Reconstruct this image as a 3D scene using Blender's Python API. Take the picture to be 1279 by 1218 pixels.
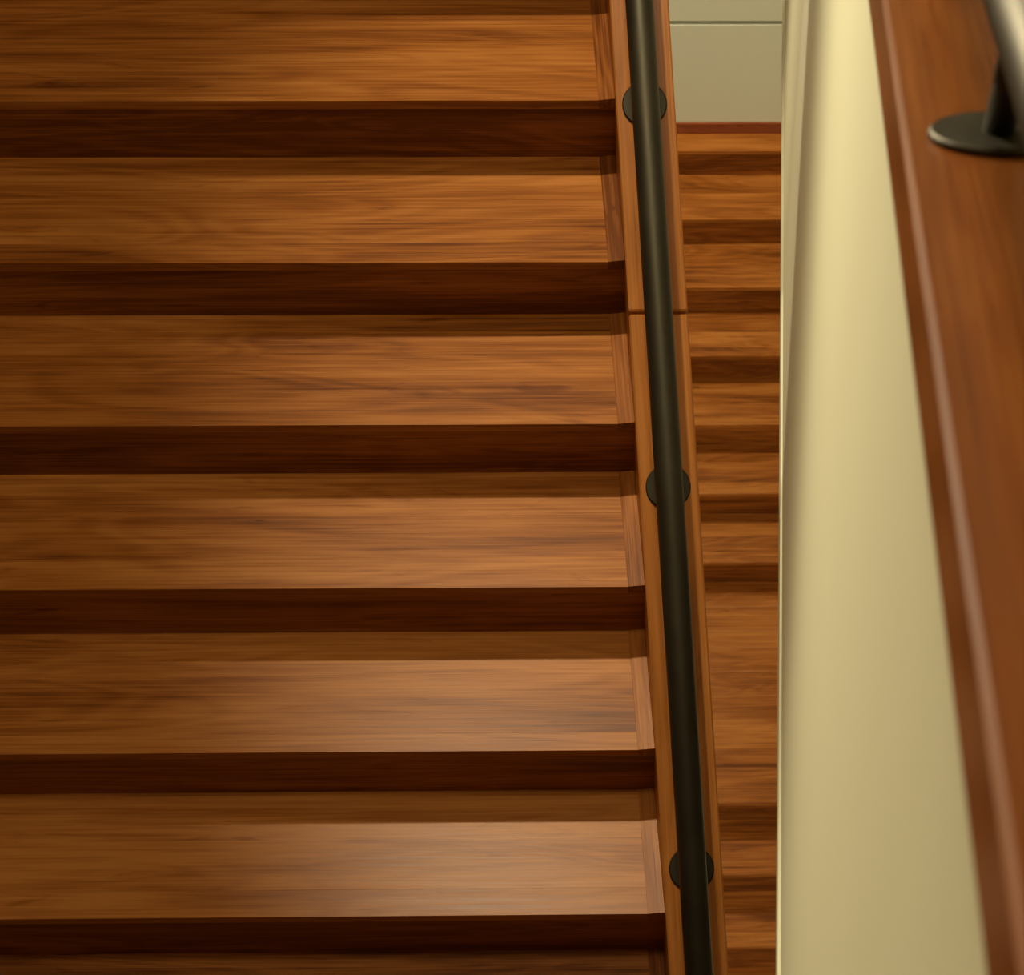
import bpy, bmesh, math, random
from mathutils import Vector, Matrix

# ---------------------------------------------------------------- camera, light, exposure
for o in list(bpy.data.objects):
    bpy.data.objects.remove(o)
scene = bpy.context.scene
COL = scene.collection
V = Vector
random.seed(4)

CAM = V((0.005155, -3.711619, 3.921099))
PITCH, YAW, ROLL = 0.990796, 0.042744, 0.030273
cam_d = bpy.data.cameras.new('camera')
cam = bpy.data.objects.new('camera', cam_d)
COL.objects.link(cam)
cp, sp, cy, sy = math.cos(PITCH), math.sin(PITCH), math.cos(YAW), math.sin(YAW)
fw = V((sy * cp, cy * cp, -sp)); rt = V((cy, -sy, 0)); up = rt.cross(fw)
cr, sr = math.cos(ROLL), math.sin(ROLL)
right, upv = cr * rt + sr * up, -sr * rt + cr * up
cam.matrix_world = Matrix(((right.x, upv.x, -fw.x, CAM.x), (right.y, upv.y, -fw.y, CAM.y),
                           (right.z, upv.z, -fw.z, CAM.z), (0, 0, 0, 1)))
cam_d.sensor_fit = 'HORIZONTAL'
cam_d.sensor_width = 36.0
cam_d.lens = 92.3337
cam_d.shift_x, cam_d.shift_y = -0.165602, 0.084207
cam_d.clip_start = 0.05
cam_d.dof.use_dof = True
cam_d.dof.focus_distance = 5.6
cam_d.dof.aperture_fstop = 16
scene.camera = cam

scene.view_settings.view_transform = 'Standard'
scene.view_settings.look = 'None'
scene.view_settings.gamma = 1
scene.view_settings.use_curve_mapping = False
scene.view_settings.exposure = 0.15

world = bpy.data.worlds.new('world')
scene.world = world
world.use_nodes = True
world.node_tree.nodes['Background'].inputs[0].default_value = (1.0, 0.75, 0.5, 1)
world.node_tree.nodes['Background'].inputs[1].default_value = 0.02

def spot(name, loc, target, power, col, angle, blend=1.0, size=0.08):
    d = bpy.data.lights.new(name, 'SPOT')
    d.energy, d.color, d.spot_size, d.spot_blend, d.shadow_soft_size = power, col, math.radians(angle), blend, size
    o = bpy.data.objects.new(name, d)
    COL.objects.link(o)
    o.location = loc
    o.rotation_euler = (V(target) - V(loc)).to_track_quat('-Z', 'Y').to_euler()
    return o

def area(name, loc, target, power, col, size):
    d = bpy.data.lights.new(name, 'AREA')
    d.energy, d.color, d.shape, d.size = power, col, 'DISK', size
    o = bpy.data.objects.new(name, d)
    COL.objects.link(o)
    o.location = loc
    o.rotation_euler = (V(target) - V(loc)).to_track_quat('-Z', 'Y').to_euler()
    return o

WARM = (1.0, 0.86, 0.57)
spot('ceiling_downlight', (-0.85, 1.75, 6.2), (0.16, -0.35, 0.0), 1260, WARM, 21, 1.0, 0.09)
area('overhead_fill', (-0.05, -1.0, 6.5), (-0.05, -1.1, 0.0), 90, WARM, 0.9)  # unseen soft fill, added to lift the shadow bands on the treads
spot('side_wall_fill', (-1.8, 0.9, 2.6), (0.3, -2.45, 2.2), 1080, WARM, 82, 1.0, 0.4)  # added fill from the left to brighten the cream side wall
spot('under_landing_fill', (-1.5, 2.1, -1.0), (0.4, 0.6, -0.2), 125, WARM, 140, 1.0, 0.4)  # added fill, out of view, for the far lower part of the side wall
spot('lower_downlight', (-0.9, 4.7, -2.2), (0.5, 3.4, -6.5), 300, WARM, 130, 0.8, 0.10)
area('lower_riser_fill', (0.4, -1.6, -3.6), (0.4, 3.5, -6.5), 68, WARM, 0.5)  # unseen front fill, added to lift the dark risers of the lower flight

# ---------------------------------------------------------------- helpers
WM = {}

def link(o, parent=None, world_m=None):
    COL.objects.link(o)
    W = world_m or Matrix.Identity(4)
    WM[o.name] = W
    if parent:
        o.parent = parent
        o.matrix_basis = WM[parent.name].inverted() @ W
    else:
        o.matrix_basis = W
    return o

def tag(o, label=None, cat=None, group=None, kind=None):
    if label: o['label'] = label
    if cat: o['category'] = cat
    if group: o['group'] = group
    if kind: o['kind'] = kind
    return o

def empty(name, loc, label, cat, group=None):
    o = bpy.data.objects.new(name, None)
    o.empty_display_size = 0.05
    link(o, None, Matrix.Translation(loc))
    return tag(o, label, cat, group)

def basis(grain, normal=(0, 0, 1)):
    x = V(grain).normalized(); n = V(normal)
    y = n.cross(x).normalized(); z = x.cross(y)
    return Matrix((x, y, z)).transposed()

def solid(name, lower, upper, mat, parent=None, grain=(1, 0, 0), normal=(0, 0, 1), bevel=0.0, seg=1, tone=None):
    """a closed prism between two loops of world points; its local x runs along the grain"""
    pts = [V(p) for p in lower] + [V(p) for p in upper]
    org = sum(pts, V()) / len(pts)
    B = basis(grain, normal)
    W = Matrix.Translation(org) @ B.to_4x4()
    Wi = W.inverted()
    n = len(lower)
    bm = bmesh.new()
    vs = [bm.verts.new(Wi @ p) for p in pts]
    bm.faces.new(vs[:n][::-1])
    bm.faces.new(vs[n:])
    for i in range(n):
        j = (i + 1) % n
        bm.faces.new((vs[i], vs[j], vs[n + j], vs[n + i]))
    bmesh.ops.recalc_face_normals(bm, faces=bm.faces)
    if bevel:
        bmesh.ops.bevel(bm, geom=list(bm.edges), offset=bevel, segments=seg, affect='EDGES', profile=0.5)
    me = bpy.data.meshes.new(name)
    bm.to_mesh(me); bm.free()
    me.materials.append(mat)
    o = bpy.data.objects.new(name, me)
    o.color = (random.uniform(.15, .85) if tone is None else tone, 0.5, 0.5, 1)
    return link(o, parent, W)

def box(name, a, b, mat, parent=None, grain=(1, 0, 0), bevel=0.0):
    x0, y0, z0 = a; x1, y1, z1 = b
    q = [(x0, y0), (x1, y0), (x1, y1), (x0, y1)]
    n = (0, 0, 1) if abs(V(grain).normalized().z) < .9 else (0, 1, 0)
    return solid(name, [(x, y, z0) for x, y in q], [(x, y, z1) for x, y in q], mat, parent, grain, n, bevel)

def tube(name, p0, p1, rad, mat, parent=None, n=48, chamfer=0.0):
    p0, p1 = V(p0), V(p1)
    ax = p1 - p0; L = ax.length
    W = Matrix.Translation((p0 + p1) / 2) @ ax.to_track_quat('X', 'Z').to_matrix().to_4x4()
    bm = bmesh.new()
    prof = [(-L / 2, rad - chamfer), (-L / 2 + chamfer, rad), (L / 2 - chamfer, rad), (L / 2, rad - chamfer)] if chamfer else [(-L / 2, rad), (L / 2, rad)]
    rings = []
    for x, r in prof:
        rings.append([bm.verts.new((x, r * math.cos(2 * math.pi * k / n), r * math.sin(2 * math.pi * k / n))) for k in range(n)])
    for a, b in zip(rings, rings[1:]):
        for k in range(n):
            bm.faces.new((a[k], a[(k + 1) % n], b[(k + 1) % n], b[k]))
    bm.faces.new(rings[0][::-1]); bm.faces.new(rings[-1])
    bmesh.ops.recalc_face_normals(bm, faces=bm.faces)
    for f in bm.faces:
        f.smooth = len(f.verts) == 4
    me = bpy.data.meshes.new(name)
    bm.to_mesh(me); bm.free()
    me.materials.append(mat)
    return link(bpy.data.objects.new(name, me), parent, W)

# ---------------------------------------------------------------- materials
def nodes(name):
    m = bpy.data.materials.new(name)
    m.use_nodes = True
    nt = m.node_tree
    nt.nodes.clear()
    out = nt.nodes.new('ShaderNodeOutputMaterial')
    bs = nt.nodes.new('ShaderNodeBsdfPrincipled')
    nt.links.new(bs.outputs[0], out.inputs[0])
    return m, nt, bs

def wood(name, dark, mid, light, rough=0.4, var=0.5, coat=0.0):
    m, nt, bs = nodes(name)
    N, L = nt.nodes.new, nt.links.new
    def math_(op, a, b=None, clamp=False):
        n = N('ShaderNodeMath'); n.operation = op; n.use_clamp = clamp
        for i, v in enumerate((a, b)):
            if v is None: continue
            if isinstance(v, (int, float)): n.inputs[i].default_value = v
            else: L(v, n.inputs[i])
        return n.outputs[0]
    tc = N('ShaderNodeTexCoord'); info = N('ShaderNodeObjectInfo')
    tone = N('ShaderNodeSeparateColor'); L(info.outputs['Color'], tone.inputs[0])
    off = N('ShaderNodeCombineXYZ')
    L(math_('MULTIPLY', info.outputs['Random'], 61.0), off.inputs[0])
    L(math_('MULTIPLY', info.outputs['Random'], 23.0), off.inputs[1])
    L(math_('MULTIPLY', info.outputs['Random'], 41.0), off.inputs[2])
    add = N('ShaderNodeVectorMath'); add.operation = 'ADD'
    L(tc.outputs['Object'], add.inputs[0]); L(off.outputs[0], add.inputs[1])
    def noise(sc, detail, rough_, dist=0.0):
        mp = N('ShaderNodeMapping'); mp.inputs['Scale'].default_value = sc
        L(add.outputs[0], mp.inputs[0])
        n = N('ShaderNodeTexNoise'); n.inputs['Scale'].default_value = 1.0
        n.inputs['Detail'].default_value = detail; n.inputs['Roughness'].default_value = rough_
        n.inputs['Distortion'].default_value = dist
        L(mp.outputs[0], n.inputs['Vector'])
        return n.outputs['Fac']
    broad = noise((1.1, 13, 13), 3, 0.55, 0.6)
    fine = noise((2.2, 190, 190), 3, 0.62)
    pores = noise((7, 480, 480), 2, 0.6)
    fig = noise((0.8, 6.5, 6.5), 2, 0.5, 0.9)
    rings = math_('SINE', math_('MULTIPLY', fig, 70.0))
    knot = noise((3.2, 17, 17), 3, 0.6, 1.2)
    knot_d = math_('MULTIPLY', math_('SUBTRACT', knot, 0.64, True), 2.6)
    t_ = math_('ADD', math_('MULTIPLY', broad, 1.2), math_('MULTIPLY', fine, 0.95))
    t_ = math_('ADD', t_, math_('MULTIPLY', rings, 0.07))
    t_ = math_('ADD', t_, math_('MULTIPLY', pores, 0.5))
    t_ = math_('SUBTRACT', t_, 0.825)
    t_ = math_('ADD', t_, math_('MULTIPLY', math_('SUBTRACT', fig, 0.5), 0.55))
    t_ = math_('SUBTRACT', t_, knot_d)
    t_ = math_('ADD', t_, math_('MULTIPLY', math_('SUBTRACT', tone.outputs[0], 0.5), var))
    ramp = N('ShaderNodeValToRGB')
    e = ramp.color_ramp.elements
    e[0].position, e[0].color = 0.12, (*dark, 1)
    e[1].position, e[1].color = 0.92, (*light, 1)
    c = e.new(0.5); c.color = (*mid, 1)
    L(t_, ramp.inputs[0])
    L(ramp.outputs[0], bs.inputs['Base Color'])
    rr = math_('ADD', math_('MULTIPLY', fine, 0.16), rough - 0.08)
    L(rr, bs.inputs['Roughness'])
    bs.inputs['Specular IOR Level'].default_value = 0.19
    bs.inputs['Coat Weight'].default_value = coat
    bs.inputs['Coat Roughness'].default_value = 0.25
    bp = N('ShaderNodeBump'); bp.inputs['Strength'].default_value = 0.12; bp.inputs['Distance'].default_value = 0.0008
    L(pores, bp.inputs['Height']); L(bp.outputs[0], bs.inputs['Normal'])
    return m

def plaster(name, col, rough=0.55):
    m, nt, bs = nodes(name)
    N, L = nt.nodes.new, nt.links.new
    tc = N('ShaderNodeTexCoord')
    n = N('ShaderNodeTexNoise'); n.inputs['Scale'].default_value = 2.2; n.inputs['Detail'].default_value = 4
    L(tc.outputs['Object'], n.inputs['Vector'])
    mix = N('ShaderNodeMix'); mix.data_type = 'RGBA'
    mix.inputs[6].default_value = (*[c * 0.96 for c in col], 1); mix.inputs[7].default_value = (*col, 1)
    L(n.outputs['Fac'], mix.inputs[0]); L(mix.outputs[2], bs.inputs['Base Color'])
    bs.inputs['Roughness'].default_value = rough
    n2 = N('ShaderNodeTexNoise'); n2.inputs['Scale'].default_value = 180
    L(tc.outputs['Object'], n2.inputs['Vector'])
    bp = N('ShaderNodeBump'); bp.inputs['Strength'].default_value = 0.05; bp.inputs['Distance'].default_value = 0.001
    L(n2.outputs['Fac'], bp.inputs['Height']); L(bp.outputs[0], bs.inputs['Normal'])
    return m

def metal(name, col, rough):
    m, nt, bs = nodes(name)
    N, L = nt.nodes.new, nt.links.new
    tc = N('ShaderNodeTexCoord')
    n = N('ShaderNodeTexNoise'); n.inputs['Scale'].default_value = 14; n.inputs['Detail'].default_value = 5
    L(tc.outputs['Object'], n.inputs['Vector'])
    mix = N('ShaderNodeMix'); mix.data_type = 'RGBA'
    mix.inputs[6].default_value = (*[c * 0.75 for c in col], 1); mix.inputs[7].default_value = (*[c * 1.2 for c in col], 1)
    L(n.outputs['Fac'], mix.inputs[0]); L(mix.outputs[2], bs.inputs['Base Color'])
    bs.inputs['Metallic'].default_value = 0.75
    mr = N('ShaderNodeMapRange'); mr.inputs[3].default_value = rough - 0.06; mr.inputs[4].default_value = rough + 0.08
    L(n.outputs['Fac'], mr.inputs[0]); L(mr.outputs[0], bs.inputs['Roughness'])
    return m

WOOD = wood('walnut_boards', (0.13, 0.036, 0.006), (0.30, 0.098, 0.0165), (0.46, 0.178, 0.040), 0.31)
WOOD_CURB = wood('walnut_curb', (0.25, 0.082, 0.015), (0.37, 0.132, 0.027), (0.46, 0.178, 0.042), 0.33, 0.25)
WOOD_CAP = wood('walnut_upper_curb', (0.11, 0.029, 0.0045), (0.165, 0.047, 0.008), (0.225, 0.072, 0.013), 0.3, 0.2)  # walnut darkened to offset extra light here; the other curb's is lightened
WOOD_RED = wood('reddish_baseboard_wood', (0.18, 0.045, 0.016), (0.27, 0.075, 0.028), (0.36, 0.12, 0.05), 0.4, 0.2)
CREAM = plaster('cream_paint', (0.77, 0.775, 0.56))
PALE = plaster('pale_wall_paint', (0.74, 0.80, 0.70))
BROWN = plaster('warm_brown_paint', (0.30, 0.155, 0.065))
BRONZE = metal('dark_bronze', (0.046, 0.039, 0.024), 0.5)

# ---------------------------------------------------------------- dimensions
T, RISE = 0.28, 0.170842          # going and rise of a step
S = RISE / T                      # slope of both flights
K1, K2 = -0.064765, 0.070036      # drift in plan of the two flights' curbs
XL, XR = -1.9, 1.9                # side walls of the stairwell
YB, YF = 4.97, -6.6
ZC, ZF = 6.6, -9.2
SLOPE = math.hypot(1, S)

# ---------------------------------------------------------------- the setting
def struct(o, label, cat):
    return tag(o, label, cat, kind='structure')

struct(box('wall_left', (XL - .12, YF, ZF), (XL, YB, ZC), BROWN), 'warm brown painted wall on the left of the stairwell', 'wall')
struct(box('wall_outer', (XR, YF, ZF), (XR + .12, YB, ZC), CREAM), 'cream painted outer wall right of the upper flight', 'wall')
struct(box('wall_front', (XL - .12, YF - .12, ZF), (XR + .12, YF, ZC), BROWN), 'warm brown painted wall behind the camera', 'wall')
struct(box('floor', (XL - .12, YF - .12, ZF - .1), (XR + .12, YB + .3, ZF), WOOD), 'wooden floor at the bottom of the stairwell', 'floor')
struct(box('ceiling', (XL - .12, YF - .12, ZC), (XR + .12, YB + .3, ZC + .1), CREAM), 'cream ceiling over the stairwell', 'ceiling')
# far wall in two courses of panels with an open shadow joint
wb = struct(box('wall_back', (XL - .12, YB + .06, ZF), (XR + .12, YB + .18, ZC), PALE), 'pale wall behind the top of the lower flight with a horizontal joint', 'wall')
box('wall_panel', (XL + .002, YB, ZF), (XR - .002, YB + .06, -4.756), PALE, wb, bevel=.001)
box('wall_panel', (XL + .002, YB, -4.732), (XR - .002, YB + .06, ZC), PALE, wb, bevel=.001)
struct(box('baseboard_back', (XL, YB - .012, -5.468663), (XR, YB, -5.3964), WOOD_RED, bevel=.002), 'thin reddish wooden baseboard under the pale wall at the top of the lower flight', 'baseboard')

# ---------------------------------------------------------------- a flight that climbs away from the camera
def tread_parts(flight, x0, xe, yn, zt, depth, cuts, th=0.024, strip=0.033, tones=None):
    """one tread: yn is the nosing, cuts are the seams between its glued boards as shares from the back; xe(y) is the right end"""
    ys = [yn + depth] + [yn + depth * (1 - c) for c in cuts] + [yn]
    first = None
    for n in range(len(ys) - 2, -1, -1):
        ya, yb = ys[n + 1], ys[n]                      # front and back of this board
        ra = xe(ya) - strip; rb = xe(yb) - strip
        q = [(x0, ya), (ra, ya), (rb, yb), (x0, yb)]
        nm = 'tread' if first is None else 'board'
        b = solid(nm, [(x, y, zt - th) for x, y in q], [(x, y, zt) for x, y in q], WOOD, flight if first is None else first, bevel=.00025, tone=tones[len(ys) - 2 - n] if tones else None)
        if first is None: first = b
    if strip:
        y0, y1 = yn, yn + depth
        lo = [(xe(y0) - strip, y0, zt - th), (xe(y0) + .01, y0, zt - th), (xe(y1) + .01, y1, zt - th), (xe(y1) - strip, y1, zt - th)]
        hi = [(xe(y0) - strip, y0, zt + .0005), (xe(y0) + .01, y0 , zt + .007), (xe(y1) + .01, y1, zt + .007), (xe(y1) - strip, y1, zt + .0005)]
        solid('end_strip', lo, hi, WOOD, first, grain=(K1, 1, 0), bevel=.0004, tone=(tones[0] if tones else .5) * 1.5 - .6)
    return first

def riser_part(flight, x0, xe, yn, zt, th=0.024, ext=0.0):
    y0, y1 = yn + .003, yn + .021
    q = [(x0, y0), (xe(y0) + ext, y0), (xe(y1) + ext, y1), (x0, y1)]
    return solid('riser', [(x, y, zt - RISE) for x, y in q], [(x, y, zt - th) for x, y in q], WOOD, flight, normal=(0, -1, 0), bevel=.0005, tone=random.uniform(.0, .3))

CUTS = {-2: [], -1: [.3, .62], 0: [.33, .65], 1: [.42, .83], 2: [.20, .54], 3: [.41, .757], 4: [.40, .86], 5: [.28, .80], 6: [.35, .7], 7: [.4, .75], 8: [.3, .66]}
# tone of each tread's boards, front board first
TONES = {0: (.5, .55, .45), 1: (.40, .62, .5), 2: (.6, .5, .55), 3: (.65, .45, .7), 4: (.95, .66, .8), 5: (.85, 1.05, .95), 6: (.4, .5, .4)}
xe1 = lambda y: K1 * y
fl = empty('staircase', (-.9, -2.2, -1.4), 'wide walnut staircase filling the left of the picture, climbing away beside the pipe handrail', 'staircase')
for i in range(-1, 9):
    tread_parts(fl, XL + .004, xe1, -i * T, -i * RISE, T + .018, CUTS[i], tones=TONES.get(i))
    riser_part(fl, XL + .004, xe1, -i * T, -i * RISE, ext=.02)
riser_part(fl, XL + .004, xe1, 2 * T, 2 * RISE)

# curb of that flight: boards standing along the open side, butted with a joint
CW, CH = 0.118, 0.052
def along1(y, dx, dz):
    return V((K1 * y + dx, y, S * y + dz))
def curb_board(name, fn, ya, yb, mat, parent, top, bottom, dx0, dx1, grain, bevel=.003):
    lo = [fn(ya, dx0, bottom), fn(ya, dx1, bottom), fn(yb, dx1, bottom), fn(yb, dx0, bottom)]
    hi = [fn(ya, dx0, top), fn(ya, dx1, top), fn(yb, dx1, top), fn(yb, dx0, top)]
    return solid(name, lo, hi, mat, parent, grain, bevel=bevel)
YJ = -0.395
G1 = (K1, 1, S)
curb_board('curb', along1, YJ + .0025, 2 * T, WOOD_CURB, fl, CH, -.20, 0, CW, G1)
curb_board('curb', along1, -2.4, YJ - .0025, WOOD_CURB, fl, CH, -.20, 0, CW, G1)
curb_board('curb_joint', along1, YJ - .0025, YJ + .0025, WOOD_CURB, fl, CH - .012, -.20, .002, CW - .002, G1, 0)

# landing where the two flights meet, above the frame
ld = empty('stair_landing', (0, 1.1, 2 * RISE), 'walnut stair landing between the left flight and the upper flight', 'landing')
# ---------------------------------------------------------------- pipe handrails on flanges
def handrail(name, label, fn, slope_dir, flange_y, y0, y1, dx, dxp, top, h, rad, post_r, group='pipe handrails on round flanges'):
    d = V(slope_dir).normalized()
    nrm = V((1, 0, 0)).cross(d).normalized()
    if nrm.z < 0: nrm = -nrm
    base = fn(flange_y[len(flange_y) // 2], dx, top)
    root = empty(name, base, label, 'handrail', group)
    tube('pipe', fn(y0, dxp, top + h), fn(y1, dxp, top + h), rad, BRONZE, root, 64, .004)
    for y in flange_y:
        p = fn(y, dx, top)
        fl_ = tube('flange', p - nrm * .001, p + nrm * .006, .045, BRONZE, root, 48, .0025)
        q = fn(y, dxp, top + h) - V((0, 0, rad * .6))
        tube('post', p, q, post_r, BRONZE, root, 32)
    return root

handrail('handrail', 'dark bronze pipe handrail over the curb of the wide left flight', along1, G1,
         (0.62, -0.038, -0.694, -1.343, -2.0), -2.4, 2 * T + .2, .057, .053, CH, 0.13, 0.0275, 0.0115)

# ---------------------------------------------------------------- upper flight: falls away on the right, close to the camera
CAPX = 0.142952 + K2 * 3.2        # plan line of the cap's lower left edge (at y = 0)
CAPZ = 2.98694 - S * 3.2          # its height at y = 0
CAPT = 0.072                      # cap depth, measured plumb
LOWZ = 0.666095 - S * 2.5         # lower edge of the white side at y = 0
def along2(y, dx, dz):
    return V((CAPX + K2 * y + dx, y, CAPZ - S * y + dz))
G2 = (K2, 1, -S)
uf = empty('staircase', (1.0, -1.5, 0.9), 'upper walnut staircase whose blurred curb runs down the right edge of the picture', 'staircase')
YT = 2 * T
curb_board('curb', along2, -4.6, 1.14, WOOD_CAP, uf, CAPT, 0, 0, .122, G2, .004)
for j in range(0, 17):
    ye = YT - j * T; z = 2 * RISE + (j + 1) * RISE
    xl = lambda y: CAPX + K2 * y + .109
    q = [(xl(ye - T - .018), ye - T - .018), (XR - .004, ye - T - .018), (XR - .004, ye), (xl(ye), ye)]
    solid('tread', [(x, y, z - .024) for x, y in q], [(x, y, z) for x, y in q], WOOD, uf, bevel=.0007)
    q = [(xl(ye - .021), ye - .021), (XR - .004, ye - .021), (XR - .004, ye - .003), (xl(ye - .003), ye - .003)]
    solid('riser', [(x, y, z - RISE) for x, y in q], [(x, y, z - .024) for x, y in q], WOOD, uf, normal=(0, 1, 0), bevel=.0005)
handrail('handrail', 'blurred dark pipe handrail on a black round flange in the top right corner', along2, G2,
         (0.1, -0.95, -2.558, -3.9), -4.5, YT, .061, .064, CAPT, 0.13, 0.0275, 0.0105)

for n in range(10):
    ya = 2 * T + .001 + n * .12
    xm = CAPX + K2 * ya
    box('plank', (XL + .004, ya, 2 * RISE - .023), (xm - .002, ya + .1195, 2 * RISE), WOOD, ld, bevel=.0008)
    box('plank', (xm + .125, ya, 2 * RISE - .023), (XR - .004, ya + .1195, 2 * RISE), WOOD, ld, bevel=.0008)

# white side of the upper flight with a corner bead along its lower edge
DROP = CAPZ - LOWZ
WX0, WX1 = .012, .108
ws = curb_board('wall_right', along2, -4.6, 3.6, CREAM, None, -.0, -DROP, WX0, WX1, G2, .004)
struct(ws, 'cream painted side wall below the curb of the upper flight', 'wall')
tb = curb_board('trim_1', along2, -4.6, 3.6, CREAM, None, -DROP + .07, -DROP - .004, WX0 - .004, WX1 + .004, G2, .006)
struct(tb, 'narrow cream bead along the lower edge of the side wall', 'trim')

# ---------------------------------------------------------------- lower flight seen down through the stairwell
Y0, Z0, LD = 4.847598, -5.468663, 0.921316
lf = empty('staircase', (.5, 3.2, -6.6), 'lower walnut staircase with a landing, seen far below between the pipe handrail and cream wall', 'staircase')
xend = lambda y: XR - .004
for i in range(0, 7):
    yn, z = Y0 - i * T, Z0 - i * RISE
    tread_parts(lf, XL + .004, xend, yn, z, (T + .018) if i else YB - Y0 - .004, [[], [.45, .75], [.38, .72], [.5], [.36, .8], [.42, .78], [.5, .8]][i], strip=0, tones=(.65, .45, .6))
    riser_part(lf, XL + .004, xend, yn, z)
# landing: planks, the front one a narrow nosing
yl = Y0 - 7 * T - LD; zl = Z0 - 7 * RISE
edges = [0, .045, .18, .31, .44, .57, .70, .83, .93, 1.06, T + LD + .003]
first = None
for a, b in zip(edges, edges[1:]):
    o = box('landing' if first is None else 'plank', (XL + .004, yl + a, zl - .03), (XR - .004, yl + b - .0004, zl), WOOD, lf if first is None else first, bevel=.0008)
    o.color[0] = random.uniform(.6, .85)
    first = first or o
riser_part(lf, XL + .004, xend, yl, zl)
for i in range(8, 13):
    yn, z = Y0 - i * T - LD, Z0 - i * RISE
    tread_parts(lf, XL + .004, xend, yn, z, T + .018, [.4, .75], strip=0, tones=(.6, .45, .5))
    riser_part(lf, XL + .004, xend, yn, z)
